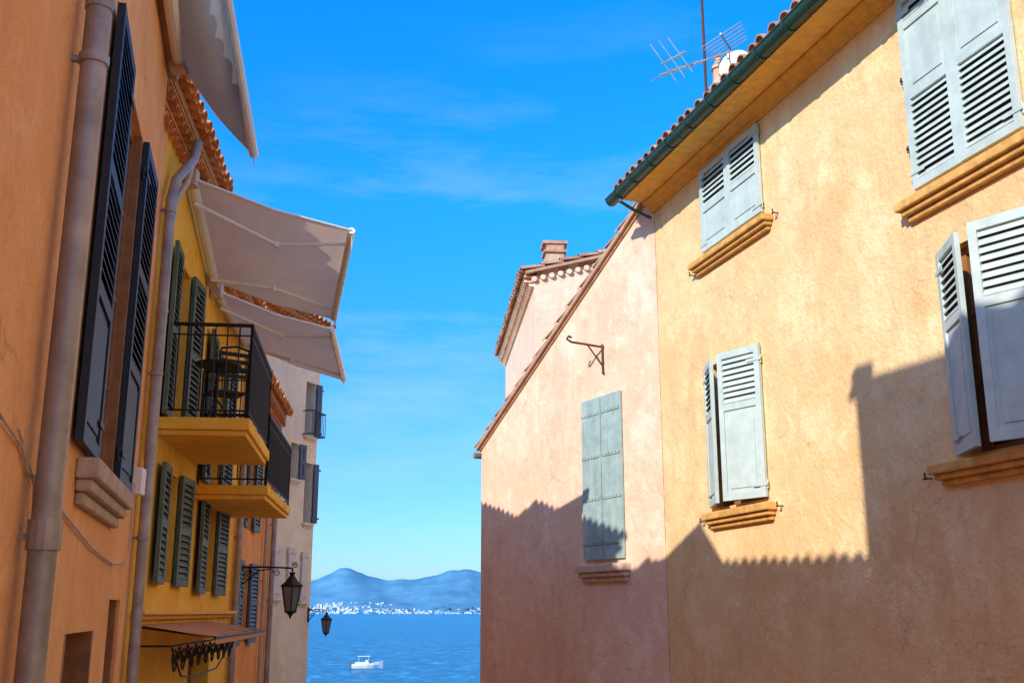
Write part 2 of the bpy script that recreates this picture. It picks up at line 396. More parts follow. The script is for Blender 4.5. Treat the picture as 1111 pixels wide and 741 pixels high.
# chimney
ch=empty('chimney'); mb=MB()
mb.box(R1,11.62,11.88,-1.05,-.79,5.3,6.66,0); mb.box(R1,11.58,11.92,-1.09,-.75,6.66,6.72,0)
mb.build('stack',ch,[M['brick']],bevel=.01)
mb=MB(); c=R1(11.75,-.92,0); mb.frustum(c,6.72,.10,7.0,.085,16); mb.frustum(c,7.0,.11,7.04,.11,16); mb.frustum(c,7.04,.08,7.2,.03,16)
mb.build('pot',ch,[M['brick']],smooth=False)
an=empty('tv_antenna'); mb=MB()
p=R1(11.72,-.7,0)
mb.tube([(p[0],p[1],5.4),(p[0],p[1],8.9)],.02,8,1)
def yagi(cx,cy,cz,bx,by,bz,n,l0,l1,ev,r=.006):
    b=Vector((bx,by,bz)); ev=Vector(ev).normalized(); c=Vector((cx,cy,cz))
    mb.tube([c-b*.5,c+b*.5],.013,6)
    for i in range(n):
        q=c-b*.5+b*(i+.3)/n; l=l0+(l1-l0)*i/n
        mb.tube([q-ev*l/2,q+ev*l/2],r,6)
yagi(p[0]-.12,p[1],7.05,.95,-.2,.25,8,.75,.35,(.5,.65,.6))
yagi(p[0]-.42,p[1]-.05,7.1,.30,-.2,.08,3,.75,.6,(-.42,.2,.85))
yagi(p[0]+.3,p[1],7.35,.25,.5,.02,6,.6,.5,(.9,-.3,.5))
yagi(p[0]+.6,p[1],8.35,1.9,.3,-.15,14,.7,.35,(-.2,.5,.85))
mb.build('yagi_and_mast',an,[M['zinc'],M['rust']])
ds=empty('satellite_dish'); mb=MB(); c=Vector(R1(11.15,-.85,6.72)); ax=Vector((-.55,-.8,.15)).normalized()
x=ax.cross(Vector((0,0,1))).normalized();y=ax.cross(x); prev=None
for k in range(6):
    rr=.21*k/5; 
    ring=mb.pts([c+x*rr*math.cos(a*math.pi/12)+y*rr*math.sin(a*math.pi/12)+ax*(rr*rr*1.4) for a in range(24)])
    if prev is not None:
        for a in range(24): mb.f.append((prev+a,prev+(a+1)%24,ring+(a+1)%24,ring+a)); mb.m.append(0)
    prev=ring
mb.tube([c-ax*.02,c+Vector((.02,.05,-.3)),c+Vector((.05,.08,-1.4))],.018,8,1)
mb.tube([c+y*.17+ax*.04,c+ax*.25],.008,6,1); q=c+ax*.25; mb.frustum(q,q.z-.03,.025,q.z+.03,.025,8,m=1)
mb.build('dish',ds,[M['white'],M['zinc']],fix=False)

# ================================================================== RIGHT: pink house
pink=empty('pink_house')
mb=MB(); c0=(10.68,5.28); c1=(15.76,2.62)
mb.face([R2(c0[0],0,-7),R2(c1[0],0,-7),R2(c1[0],0,c1[1]),R2(c0[0],0,c0[1])])
mb.face([R2(c1[0],0,-7),R2(c1[0],-6,-7),R2(c1[0],-6,c1[1]),R2(c1[0],0,c1[1])])
mb.face([R2(c0[0],-6,-7),R2(c1[0],-6,-7),R2(c1[0],-6,c1[1]),R2(c0[0],-6,c0[1])])
mb.build('walls',pink,[M['pink']])
def R2roof(s,e,z):
    return R2(c1[0]+e,-s,z)
pt2=math.degrees(math.atan2(c0[1]-c1[1],c1[0]-c0[0]))
tile_roof('roof',pink,R2roof,-.07,6.1,.14,c1[1]-.01,5.75,pt2,M['tile'])
mb=MB()
mb.hexa([R2(10.68,.001,5.28-.06),R2(15.8,.001,2.60-.06),R2(15.8,.025,2.60-.06),R2(10.68,.025,5.28-.06),R2(10.68,.001,5.28-.02),R2(15.8,.001,2.60-.02),R2(15.8,.025,2.60-.02),R2(10.68,.025,5.28-.02)])
mb.build('verge_moulding',pink,[M['tile']])
leaf('shutter',pink,R2,(11.53,.01),(12.015,.01),.66,2.8,None,M['shut2'],planks=True)
leaf('shutter',pink,R2,(12.51,.01),(12.022,.016),.66,2.8,None,M['shut2'],planks=True)
sill('sill',pink,R2,11.42,12.6,.38,.6,M['pinksill'])
mb=MB()
mb.tube([R2(11.95,0,3.1),R2(11.95,.03,3.1),R2(11.95,.03,3.5)],.014,6)
mb.tube([R2(11.95,.0,3.46),R2(12.05,.22,3.5),R2(12.1,.42,3.52),R2(12.12,.48,3.56),R2(12.1,.46,3.6),R2(12.1,.42,3.58)],.016,6)
mb.tube([R2(11.95,.03,3.2),R2(12.02,.22,3.49)],.011,6)
mb.build('pulley_bracket',pink,[M['rust']])
mb=MB(); mb.tube([R2(15.95,.05,2.5),R2(15.95,-6,2.5)],.05,10); mb.build('gutter',pink,[M['zinc']])

# ================================================================== RIGHT: far pink house with chimney
pf=empty('pink_house')
mb=MB()
wall(mb,R3,19.7,26.6,-9,6.3)
shell(mb,R3,19.7,26.6,-9,6.3,7,14)
mb.build('walls',pf,[M['pink2'],M['glass']])
tile_roof('roof',pf,R3,19.55,26.8,.22,6.36,7.3,14,M['tile'],pw=.21)
genoise('genoise_cornice',pf,R3,19.7,26.6,6.3,2,M['pink2'])
def R3f(s,e,z):
    return R3(19.7-e,-s,z)
mb=MB()
for i in range(26):
    s=.05+i*.2; z=6.33+s*math.tan(math.radians(14))
    mb.tube([R3f(s,.03,z+.02),R3f(s+.2,.03,z+.07)],.07,8,0)
for s in range(0,30):
    x=s*.17; z=6.22+x*math.tan(math.radians(14))
    mb.tube([R3f(x,0,z),R3f(x,.07,z)],.055,8,1)
mb.build('verge_tiles',pf,[M['tile'],M['pink2']])
ch2=empty('chimney'); mb=MB()
mb.box(R3,21.2,21.6,-.80,-.42,6.4,7.30,0)
mb.box(R3,21.15,21.65,-.85,-.37,7.30,7.35,1)
for s in (21.2,21.38,21.56): mb.box(R3,s-.03,s+.03,-.80,-.42,7.35,7.48,1)
mb.box(R3,21.13,21.67,-.87,-.35,7.48,7.54,1)
mb.build('stack',ch2,[M['brick'],M['tile']])

# ================================================================== LEFT: near orange house
oh=empty('orange_house')
mb=MB()
wall(mb,L1,3.3,8.15,-5,4.1,[(5.93,6.9,.76,3.0),(5.62,6.7,-1.2,-.1),(7.35,7.98,-3,.08)],.22)
wall(mb,L1,-6,3.3,-5,5.72)
shell(mb,L1,3.3,8.15,-5,4.1,5,17)
k0=Vector(L1(3.3,0,0)); kb=k0+Vector((-.6,-.8,0))*5; k1=Vector(L1(-6,0,0)); kc=k1+Vector((-.97,-.24,0))*4
zt=5.72
def up(p,z): return (p[0],p[1],z)
mb.face([up(k0,-5),up(kb,-5),up(kb,zt),up(k0,zt)]); mb.face([up(kb,-5),up(kc,-5),up(kc,zt),up(kb,zt)]); mb.face([up(k1,-5),up(kc,-5),up(kc,zt),up(k1,zt)])
mb.face([up(k0,zt),up(kb,zt),up(kc,zt),up(k1,zt)])
wall(mb,L2,7.6,9.36,-5,4.3)
mb.build('walls',oh,[M['orange'],M['dark']])
tile_roof('roof',oh,L1,3.3,8.2,.13,4.15,5.2,17,M['tile'])
mb=MB()
mb.box(L1,-6,3.32,-.12,.04,5.722,5.80,0); mb.box(L1,3.02,3.29,-.08,.03,5.80,5.93,1)
mb.box(L1,.2,.8,-.6,-.1,5.80,6.2,1)
mb.build('parapet_and_chimneys',oh,[M['tile'],M['brick']],bevel=.02)
D2=[('p',0,.34),('l',.34,.62),('l',.62,1)]
leaf('shutter',oh,L1,(5.92,.005),(5.20,.02),.76,3.0,D2,M['shutdark'],th=.04)
leaf('shutter',oh,L1,(6.92,.005),(7.64,.012),.76,3.0,D2,M['shutdark'],th=.04)
window_frame('window_frame',oh,L1,5.93,6.9,.76,3.0,-.1,M['wood'],3)
mb=MB()
mb.box(L1,5.931,5.97,-.2,.004,.76,3.0); mb.box(L1,6.85,6.899,-.2,.004,.76,3.0)
mb.build('window_jambs',oh,[M['wood']])
sill('sill',oh,L1,5.45,7.15,.50,.72,M['stone'],.11)
pipe('drainpipe',oh,[L1(4.3,.085,z) for z in (4.1,3,2,1,.3)]+[L1(4.3,.085,-5)],.052,M['zinc'],[(4.3,.085,.27),(4.3,.085,2.2),(4.3,.085,-1.2),(4.3,.085,3.6)],L1)
mb=MB(); mb.tube([L1(4.3,.085,.33),L1(4.3,.085,.22)],.062,14); mb.tube([L1(4.3,.085,2.5),L1(4.3,.085,2.43)],.058,14); mb.build('pipe_joint',oh,[M['zinc']])
mb=MB()
mb.tube([L1(s,.015,z) for s,z in ((3.3,.66),(4.1,.57),(4.25,.5),(4.4,.5),(5.2,.42),(6.2,.33),(7.2,.29),(7.9,.33),(8.1,.36),(8.16,.9))],.006,6)
mb.tube([L1(s,.015,z) for s,z in ((4.0,.62),(4.4,.47),(4.5,.1),(4.52,-.9))],.005,6)
mb.build('cable',oh,[M['pvc']])
mb=MB(); mb.box(L2,9.05,9.2,0.0,.1,.93,1.15); mb.build('junction_box',oh,[M['white']],bevel=.01)
mb=MB(); mb.box(L1,5.62,5.68,-.2,.0,-1.2,-.101);mb.box(L1,6.64,6.7,-.2,.0,-1.2,-.101);mb.box(L1,7.35,7.41,-.2,-.02,-3,.079);mb.box(L1,7.93,7.98,-.2,-.02,-3,.079)
mb.box(L1,7.41,7.93,-.17,-.12,-3,.0); mb.build('door_and_frames',oh,[M['wood']])

# ---- awnings
def awning(name,wn,wf,fn,ff,mat,val=.11,arms=True):
    root=empty(name)
    wn,wf,fn,ff=[Vector(p) for p in (wn,wf,fn,ff)]
    mb=MB();nu,nv=14,10
    idx={}
    for i in range(nu+1):
        for j in range(nv+1):
            u,v=i/nu,j/nv
            p=(wn*(1-v)+wf*v)*(1-u)+(fn*(1-v)+ff*v)*u
            p.z-=.05*math.sin(math.pi*u)*(1+.3*math.sin(v*9))
            idx[i,j]=mb.pts([p])
    for i in range(nu):
        for j in range(nv):
            mb.f.append((idx[i,j],idx[i+1,j],idx[i+1,j+1],idx[i,j+1]));mb.m.append(0)
    n=40;A=[];B=[]
    for j in range(n+1):
        v=j/n;p=fn*(1-v)+ff*v; A.append(p+Vector((0,0,-.02)));B.append(p+Vector((.015,0,-val-.02-.02*abs(math.sin(v*math.pi*10)))))
    a=mb.pts(A);b=mb.pts(B)
    for j in range(n): mb.f.append((a+j,a+j+1,b+j+1,b+j));mb.m.append(0)
    mb.build('canvas',root,[mat],smooth=True,fix=False)
    mb=MB()
    mb.tube([fn,ff],.04,10); mb.tube([wn,wf],.055,10)
    for w,f_,sg in ((wn,fn,.12),(wf,ff,-.12)):
        wi=w+(wf-wn)*sg; fi=f_+(ff-fn)*sg
        if arms:
            el=(wi+fi)/2+(wf-wn)*sg*1.2+Vector((0,0,-.13))
            mb.tube([wi-Vector((0,0,.12)),el],.022,8); mb.tube([el,fi-Vector((0,0,.02))],.019,8); mb.tube([el+Vector((0,0,.03)),el-Vector((0,0,.03))],.03,8)
    mb.tube([wn,(wn+fn)/2-Vector((0,0,.05)),fn],.013,6);mb.tube([wf,(wf+ff)/2-Vector((0,0,.05)),ff],.013,6)
    mb.build('frame',root,[M['white']])
    mb=MB()
    for w in (wn,wf): mb.frustum(w,w.z-.09,.08,w.z+.08,.08,4)
    mb.build('wall_brackets',root,[M['pvc']])
    return root
awning('awning',L2(10.2,.08,4.16),L2(11.85,.08,3.62),L2(10.9,1.63,3.93),L2(12.6,1.38,3.42),M['canvas'])
awning('awning',L2(12.1,.08,3.57),L2(14.8,.08,3.62),L2(13.0,1.34,3.39),L2(15.0,1.42,3.18),M['canvas'])
awning('awning',L1(5.6,.1,3.98),L1(7.9,.1,4.12),L2(6.7,.82,4.5),L2(8.55,.90,3.72),M['canvasg'],arms=False)

# ================================================================== LEFT: yellow house
yh=empty('yellow_house')
mb=MB()
hy=[(10.52,11.08,.28,1.3),(12.86,13.6,.24,1.28),(10.3,10.95,1.74,3.35),(12.7,13.6,1.42,3.1),(10.3,11.6,-3.5,-.5),(12.4,13.8,-3.5,-.5)]
wall(mb,L2,9.36,11.5,-6,4.45,[h for h in hy if h[1]<11.5])
wall(mb,L2,11.5,15.38,-6,4.1,[h for h in hy if h[0]>11.5]+[])
shell(mb,L2,8.3,11.5,-6,4.45,5,17); shell(mb,L2,11.5,15.38,-6,4.1,5,17)
mb.build('walls',yh,[M['yellow'],M['glass']])
genoise('genoise_cornice',yh,L2,8.4,11.5,4.43,2,M['tileo'],step=.07)
genoise('genoise_cornice',yh,L2,11.5,15.38,4.08,2,M['tileo'],step=.07)
tile_roof('roof',yh,L2,8.3,11.55,.22,4.5,5.2,17,M['tileo'])
tile_roof('roof_lower',yh,L2,11.56,15.4,.22,4.15,5.2,17,M['tileo'])
G=[('l',0,.5),('l',.5,1)]
def pair(par,P,a,b,w,z0,z1,mat):
    leaf('shutter',par,P,(a-.01,.015),(a-w,.05),z0,z1,G,mat)
    leaf('shutter',par,P,(b+.01,.015),(b+w,.05),z0,z1,G,mat)
pair(yh,L2,10.52,11.08,.5,.25,1.33,M['shutgreen'])
pair(yh,L2,12.86,13.6,.62,.2,1.3,M['shutgreen'])
pair(yh,L2,10.3,10.95,.48,1.74,3.38,M['shutgreen'])
pair(yh,L2,12.7,13.6,.6,1.42,3.12,M['shutgreen'])
for a in ((10.52,11.08,.28,1.3),(12.86,13.6,.24,1.28),(10.3,10.95,1.74,3.35),(12.7,13.6,1.42,3.1)): window_frame('window_frame',yh,L2,*a,-.14,M['wood'])
mb=MB(); mb.box(L2,9.5,15.2,.001,.06,-.06,-.02); mb.box(L2,9.5,15.2,.001,.11,-.02,.02); mb.build('string_course',yh,[M['ochre2']],bevel=.006)
pipe('drainpipe',yh,[L2(9.75,.2,4.35),L2(9.72,.18,4.15),L2(9.5,.08,3.85),L2(9.36,.08,3.6),L2(9.36,.08,-5)],.045,M['zinc'],[(9.36,.08,3.5),(9.36,.08,2),(9.36,.08,.6),(9.36,.08,-1)],L2)
pipe('drainpipe',yh,[L2(9.95,.14,4.35),L2(9.9,.1,4.0),L2(9.62,.07,3.7),L2(9.5,.07,3.45),L2(9.5,.07,1.3)],.03,M['pvc'],[(9.5,.07,2.6)],L2)
pipe('drainpipe',yh,[L2(15.3,.1,4.0),L2(15.3,.07,3.7),L2(15.3,.07,-6)],.045,M['zinc'],[(15.3,.07,1.0),(15.3,.07,-.6)],L2)
def balcony(name,P,c,zb,zt,rail,sag=0):
    root=empty(name); root.parent=yh
    (s0,e0),(s1,e1)=c
    mb=MB()
    for (a,b,g) in ((zb+.05,zt,0),(zb,zb+.048,.03)):
        mb.hexa([P(s0+g,.001,a),P(s1-g,.001,a),P(s1-g,e1-g,a),P(s0+g,e0-g,a),P(s0+g,.001,b),P(s1-g,.001,b),P(s1-g,e1-g,b),P(s0+g,e0-g,b)])
    mb.build('slab',root,[M['yellow']],bevel=.008)
    mb=MB(); zr=zt+rail
    pts=[(s0+.03,.02),(s0+.03,e0-.03),(s1-.03,e1-.03),(s1-.03,.02)]
    for a,b in zip(pts,pts[1:]):
        mb.tube([P(*a,zr),P(*b,zr)],.019,8); mb.tube([P(*a,zr-.1),P(*b,zr-.1)],.008,6); mb.tube([P(*a,zt+.07),P(*b,zt+.07)],.010,6)
        L=math.hypot(b[0]-a[0],b[1]-a[1]); n=max(2,int(L/.1))
        for i in range(n+1):
            t=i/n; q=(a[0]+(b[0]-a[0])*t,a[1]+(b[1]-a[1])*t)
            mb.tube([P(*q,zt if i in(0,n) else zt+.07),P(*q,zr)],.013 if i in (0,n) else .0075,6)
    mb.build('iron_railing',root,[M['iron']])
balcony('balcony',L2,((9.9,.82),(12.0,.78)),1.56,1.72,.88)
balcony('balcony',L2,((12.05,.78),(14.6,.80)),1.20,1.35,.78)
def chair(x0,y0,zb,ang):
    root=empty('patio_chair'); mb=MB(); ca,sa=math.cos(ang),math.sin(ang)
    Q=lambda x,y,z:(x0+x*ca-y*sa,y0+x*sa+y*ca,zb+z)
    for x in(-.17,.17):
        mb.tube([Q(x,.17,0),Q(x*.95,.16,.45)],.011,6); mb.tube([Q(x,-.19,0),Q(x*.95,-.17,.45),Q(x*.9,-.24,.86)],.011,6)
    for k in range(6): mb.box(Q,-.18,.18,-.17+k*.06,-.13+k*.06,.445,.46)
    for k in range(4): mb.box(Q,-.165,.165,-.235,-.22,.58+k*.075,.62+k*.075)
    mb.tube([Q(-.16,-.24,.87),Q(0,-.26,.9),Q(.16,-.24,.87)],.012,6)
    mb.build('frame_and_slats',root,[M['iron']])
p=L2(11.1,.4,0); chair(p[0],p[1],1.72,.6)
tb=empty('patio_table'); mb=MB(); p=L2(10.45,.42,0)
mb.frustum(p,1.72+.60,.22,1.72+.62,.22,20); mb.tube([(p[0],p[1],1.78),(p[0],p[1],2.32)],.015,8)
for k in range(3):
    a=k*2.09+.4; mb.tube([(p[0],p[1],2.0),(p[0]+.12*math.cos(a),p[1]+.12*math.sin(a),1.84),(p[0]+.21*math.cos(a),p[1]+.21*math.sin(a),1.73)],.010,6)
mb.build('top_and_legs',tb,[M['iron']])
cn=empty('shop_canopy'); mb=MB()
A=L2
for i in range(12):
    s0=9.75+i*.32;s1=s0+.32
    mb.face([A(s0,.02,-.10),A(s1,.02,-.10),A(s1,.66,-.20-.012*(i%2)),A(s0,.66,-.20-.012*((i+1)%2))])
    mb.face([A(s0,.66,-.2),A(s1,.66,-.2),A(s1,.67,-.265),A(s0,.67,-.265)])
mb.build('canvas',cn,[M['canvasp']],fix=False)
mb=MB(); mb.tube([A(9.75,.66,-.21),A(13.59,.66,-.21)],.014,6)
for s in (9.8,10.6,11.4,12.2,13.0,13.5): mb.tube([A(s,.0,-.12),A(s,.66,-.21)],.011,6)
def spiral(P,s,e,z,r,turns,dirn,plane='sz'):
    pts=[]
    for k in range(int(turns*12)+1):
        a=k*math.pi/6; rr=r*(1-k/(turns*12)*.8)
        pts.append(P(s+dirn*rr*math.cos(a),e,z+rr*math.sin(a)) if plane=='sz' else P(s,e+dirn*rr*math.cos(a),z+rr*math.sin(a)))
    return pts
for k,s in enumerate([9.95+.42*i for i in range(9)]):
    mb.tube(spiral(A,s,.3,-.42,.12,1.6,1 if k%2 else -1),.009,6)
    mb.tube(spiral(A,s+.2,.3,-.36,.08,1.4,-1 if k%2 else 1),.008,6)
mb.tube([A(9.75,.3,-.28),A(13.6,.3,-.28)],.01,6); mb.tube([A(9.8,.3,-.3),A(10.3,.3,-.55),A(11,.3,-.6),A(12.4,.3,-.58),A(13.5,.3,-.32)],.01,6)
for s in (9.78,13.55): mb.tube([A(s,0,-.28),A(s,.3,-.28)],.01,6)
mb.build('scroll_ironwork',cn,[M['iron']])

# ================================================================== LEFT: second orange house
o2=empty('orange_house')
mb=MB()
wall(mb,L3,15.42,19.69,-7,3.42,[(16.15,16.95,-.42,.68),(16.2,16.9,1.2,2.3)])
shell(mb,L3,15.42,19.69,-7,3.42,5,17)
mb.build('walls',o2,[M['orange2'],M['glass']])
genoise('genoise_cornice',o2,L3,15.42,19.69,3.4,2,M['tileo'],step=.07)
tile_roof('roof',o2,L3,15.4,19.75,.2,3.48,5.2,17,M['tileo'])
pair(o2,L3,16.15,16.95,.62,-.45,.72,M['shutblue'])
pair(o2,L3,16.2,16.9,.5,1.2,2.32,M['shutgreen'])
pipe('drainpipe',o2,[L3(19.45,.07,3.3),L3(19.45,.07,-7)],.045,M['zinc'],[(19.45,.07,1.5),(19.45,.07,.2)],L3)
pipe('drainpipe',o2,[L3(18.4,.07,1.8),L3(18.4,.07,-7)],.035,M['pvc'],[(18.4,.07,.5)],L3)

# ================================================================== LEFT: white house
wh=empty('white_house')
mb=MB()
hw=[(18.5,18.9,3.3,4.35),(17.98,18.3,2.42,3.08),(18.6,18.92,1.65,2.78),(17.52,17.78,.25,1.15),(18.05,18.3,.25,1.15),(18.6,18.85,.2,1.1)]
wall(mb,L4,14.5,19.05,-8,5.45,hw)
shell(mb,L4,14.5,19.05,-8,5.45,5,14)
mb.build('walls',wh,[M['cream'],M['glass']])
genoise('genoise_cornice',wh,L4,14.5,19.05,5.44,2,M['tileo'],step=.07)
tile_roof('roof',wh,L4,14.4,19.12,.22,5.5,5.2,14,M['tileo'])
for a,b,z0,z1 in hw:
    dark=z1>1.2
    if dark:
        w=(b-a)*.55
        leaf('shutter',wh,L4,(b+.01,.01),(min(b+w,19.04),.05),z0,z1,G,M['shutblue'])
    else:
        c=(a+b)/2
        leaf('shutter',wh,L4,(a,.005),(c,.005),z0,z1,G,M['shutwhite']); leaf('shutter',wh,L4,(b,.005),(c+.002,.005),z0,z1,G,M['shutwhite'])
    sill('sill',wh,L4,a-.05,b+.05,z0-.1,z0-.01,M['cream'],.07)
mb=MB()
a,b=18.42,18.98
for q in ((a,.0,a,.2),(a,.2,b,.2),(b,.2,b,.0)):
    mb.tube([L4(q[0],q[1],3.75),L4(q[2],q[3],3.75)],.012,6);mb.tube([L4(q[0],q[1],3.3),L4(q[2],q[3],3.3)],.012,6)
for i in range(9): mb.tube([L4(a+(b-a)*i/8,.2,3.3),L4(a+(b-a)*i/8,.2,3.75)],.006,6)
mb.build('window_guard',wh,[M['iron']])

# ================================================================== street lamps
def lamp(P,s,z,reach,h):
    root=empty('street_lamp'); mb=MB()
    c=P(s,reach,0); k=h/.62
    mb.box(P,s-.03,s+.03,.0,.015,z-.32*k,z+.08*k)
    mb.tube([P(s,.01,z),P(s,reach*.5,z+.015),P(s,reach,z)],.013*k,8)
    mb.tube([P(s,.01,z-.28*k),P(s,reach*.18,z-.2*k),P(s,reach*.4,z-.04*k),P(s,reach*.62,z-.01)],.010*k,6)
    mb.tube(spiral(P,s,reach*.24,z-.11*k,.085*k,1.7,1,'ez'),.008*k,6)
    mb.tube(spiral(P,s,reach*.72,z-.07*k,.055*k,1.6,-1,'ez'),.007*k,6)
    mb.tube(spiral(P,s,reach*1.04,z+.04*k,.045*k,1.5,-1,'ez'),.008*k,6)
    z0=z-.04*k
    mb.tube([(c[0],c[1],z),(c[0],c[1],z0-.02*k)],.012*k,6)
    mb.frustum(c,z0-.06*k,.03*k,z0-.02*k,.05*k,10)
    mb.frustum(c,z0-.13*k,.085*k,z0-.06*k,.035*k,6)
    mb.frustum(c,z0-.20*k,.17*k,z0-.13*k,.08*k,6)
    mb.frustum(c,z0-.225*k,.175*k,z0-.2*k,.175*k,6)
    zb=z0-.56*k
    mb.frustum(c,zb,.082*k,z0-.226*k,.145*k,6,m=1)
    for i in range(6):
        a=math.pi/4+i*math.pi/3
        mb.tube([(c[0]+.085*k*math.cos(a),c[1]+.085*k*math.sin(a),zb),(c[0]+.15*k*math.cos(a),c[1]+.15*k*math.sin(a),z0-.225*k)],.009*k,6)
    mb.frustum(c,zb-.025*k,.095*k,zb,.095*k,6); mb.frustum(c,zb-.07*k,.02*k,zb-.025*k,.07*k,6); mb.frustum(c,zb-.11*k,.008*k,zb-.07*k,.022*k,6)
    mb.build('bracket_and_lantern',root,[M['iron'],M['lglass']])
lamp(L3,15.6,.60,.78,.60)
lamp(L4,19.0,.04,.38,.42)

# ================================================================== ground, street, quay
def gz_(y): return -2.3 if y<4 else -2.3-.118*(y-4)
m,nt,b=newmat('ground_dirt_and_paving'); co=N(nt,'ShaderNodeTexCoord').outputs['Object']
nt.links.new(ramp(nt,noise(nt,co,1.5,6,.7),[(.3,(.30,.23,.17)),(.7,(.42,.34,.26))]),b.inputs['Base Color']); b.inputs['Roughness'].default_value=.95; M['ground']=m
m,nt,b=newmat('street_cobbles'); co=N(nt,'ShaderNodeTexCoord').outputs['Object']
v=N(nt,'ShaderNodeTexVoronoi',feature='DISTANCE_TO_EDGE'); v.inputs['Scale'].default_value=8; nt.links.new(co,v.inputs['Vector'])
c=ramp(nt,v.outputs['Distance'],[(.0,(.12,.10,.08)),(.09,(.44,.36,.28))]); nt.links.new(c,b.inputs['Base Color']); b.inputs['Roughness'].default_value=.85
bp=N(nt,'ShaderNodeBump'); bp.inputs['Distance'].default_value=.03; nt.links.new(v.outputs['Distance'],bp.inputs['Height']); nt.links.new(bp.outputs[0],b.inputs['Normal']); M['cobble']=m
mb=MB()
ys=[-400,-60,4,60]
for y0,y1 in zip(ys,ys[1:]): mb.face([(-400,y0,gz_(y0)),(400,y0,gz_(y0)),(400,y1,gz_(y1)),(-400,y1,gz_(y1))])
mb.build('ground',None,[M['ground']])
mb=MB()
mb.face([(-2.6,-40,-2.296),(4.0,-40,-2.296),(4.0,4,-2.296),(-2.6,4,-2.296)])
mb.face([(-4.6,4,-2.296),(4.2,4,-2.296),(1.5,30,gz_(30)+.004),(-4.6,30,gz_(30)+.004)])
mb.face([(-20,30,gz_(30)+.004),(20,30,gz_(30)+.004),(20,59,gz_(59)+.004),(-20,59,gz_(59)+.004)])
mb.build('street',None,[M['cobble']])
mb=MB(); zq=gz_(60); mb.box(W,-400,400,59.5,60.6,-13,zq+.12); mb.build('quay_wall',None,[M['stone']])

# ================================================================== sea
m,nt,b=newmat('sea_water'); co=N(nt,'ShaderNodeTexCoord').outputs['Object']
n1=noise(nt,co,.035,5,.6,(1,.45,1)); n2=noise(nt,co,.30,7,.72,(1,.4,1)); n3=noise(nt,co,.006,4,.6,(.6,2.4,1))
c=ramp(nt,n2,[(.38,(.001,.10,.27)),(.52,(.003,.19,.44)),(.62,(.05,.38,.66)),(.72,(.35,.66,.82))])
c=mix(nt,ramp(nt,n3,[(.4,(0,)*3),(.65,(.5,)*3)]),c,(.003,.16,.38))
nt.links.new(c,b.inputs['Base Color']); b.inputs['Roughness'].default_value=.28; b.inputs['IOR'].default_value=1.33; b.inputs['Specular IOR Level'].default_value=.15
bp=N(nt,'ShaderNodeBump'); bp.inputs['Strength'].default_value=1; bp.inputs['Distance'].default_value=1.8
ad=N(nt,'ShaderNodeMath',operation='ADD'); nt.links.new(n1,ad.inputs[0]); nt.links.new(n2,ad.inputs[1]); nt.links.new(ad.outputs[0],bp.inputs['Height']); nt.links.new(bp.outputs[0],b.inputs['Normal'])
mb=MB(); mb.face([(-20000,50,-10),(20000,50,-10),(20000,22000,-10),(-20000,22000,-10)]); mb.build('sea',None,[m])

# ================================================================== hills
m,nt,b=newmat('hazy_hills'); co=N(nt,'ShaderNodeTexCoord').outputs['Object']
c=ramp(nt,noise(nt,co,.0045,8,.7),[(.38,(.065,.205,.37)),(.52,(.085,.245,.42)),(.68,(.12,.30,.47))])  # bluish aerial haze is put into the base colour
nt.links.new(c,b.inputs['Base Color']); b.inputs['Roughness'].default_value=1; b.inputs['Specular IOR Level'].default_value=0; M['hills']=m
prof=[(-9000,60),(-5500,160),(-3600,240),(-2600,190),(-2000,240),(-1620,268),(-1500,318),(-1400,370),(-1340,368),(-1270,335),(-1150,290),(-1010,262),(-900,278),(-830,272),(-640,305),(-500,352),(-430,348),(-375,362),(-240,325),(0,270),(600,330),(1500,240),(3000,300),(5000,200),(9000,60)]
from mathutils import noise as mn
def ridge(x):
    for (a,h0),(b_,h1) in zip(prof,prof[1:]):
        if a<=x<=b_:
            t=(x-a)/(b_-a); return h0+(h1-h0)*(t*t*(3-2*t)*.6+t*.4)
    return 40
mb=MB();nx=320;ny=32
for j in range(ny+1):
    y=7500+j*98
    for i in range(nx+1):
        x=-7000+i*(14000/nx)
        t=min(1,max(0,(y-7600)/1400)); sc_=x*9000/y
        h=ridge(sc_)*(t**1.5)
        if y>9000: h*=max(0,1-(y-9000)/1600)
        h+=mn.fractal(Vector((x*.0026,y*.0026,0)),1,2,6)*62*(t*(1-t)*3+.10)
        if j==0: h=-6
        mb.v.append((x,y,-9+h+6*(t>0)))
for j in range(ny):
    for i in range(nx):
        a=j*(nx+1)+i; mb.f.append((a,a+1,a+nx+2,a+nx+1)); mb.m.append(0)
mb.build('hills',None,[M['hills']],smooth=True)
m,nt,b=newmat('distant_town_walls'); g=N(nt,'ShaderNodeNewGeometry').outputs['Random Per Island']
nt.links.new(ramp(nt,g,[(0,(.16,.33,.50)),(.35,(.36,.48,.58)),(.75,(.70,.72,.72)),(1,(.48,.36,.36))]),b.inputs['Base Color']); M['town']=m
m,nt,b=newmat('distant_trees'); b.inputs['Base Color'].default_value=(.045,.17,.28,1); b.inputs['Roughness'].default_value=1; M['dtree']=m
mb=MB()
for k in range(2300):
    x=random.uniform(-4200,4200); d=random.random()**1.9; y=7560+d*560
    z=-11+d*84*(.75+.25*math.sin(x*.004)); w=random.uniform(6,22);h=random.uniform(5,11)
    mb.box(W,x-w/2,x+w/2,y,y+10,z-30,z+h)
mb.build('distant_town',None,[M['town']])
mb=MB()
for k in range(420):
    x=random.uniform(-4500,4500); d=random.random(); y=7600+d*500; z=-12+d*66
    w=random.uniform(20,80);h=random.uniform(6,13)
    mb.frustum((x,y),z-20,w*.5,z+h*.6,w*.45,7,random.random()); mb.frustum((x,y),z+h*.6,w*.45,z+h,w*.15,7,random.random())
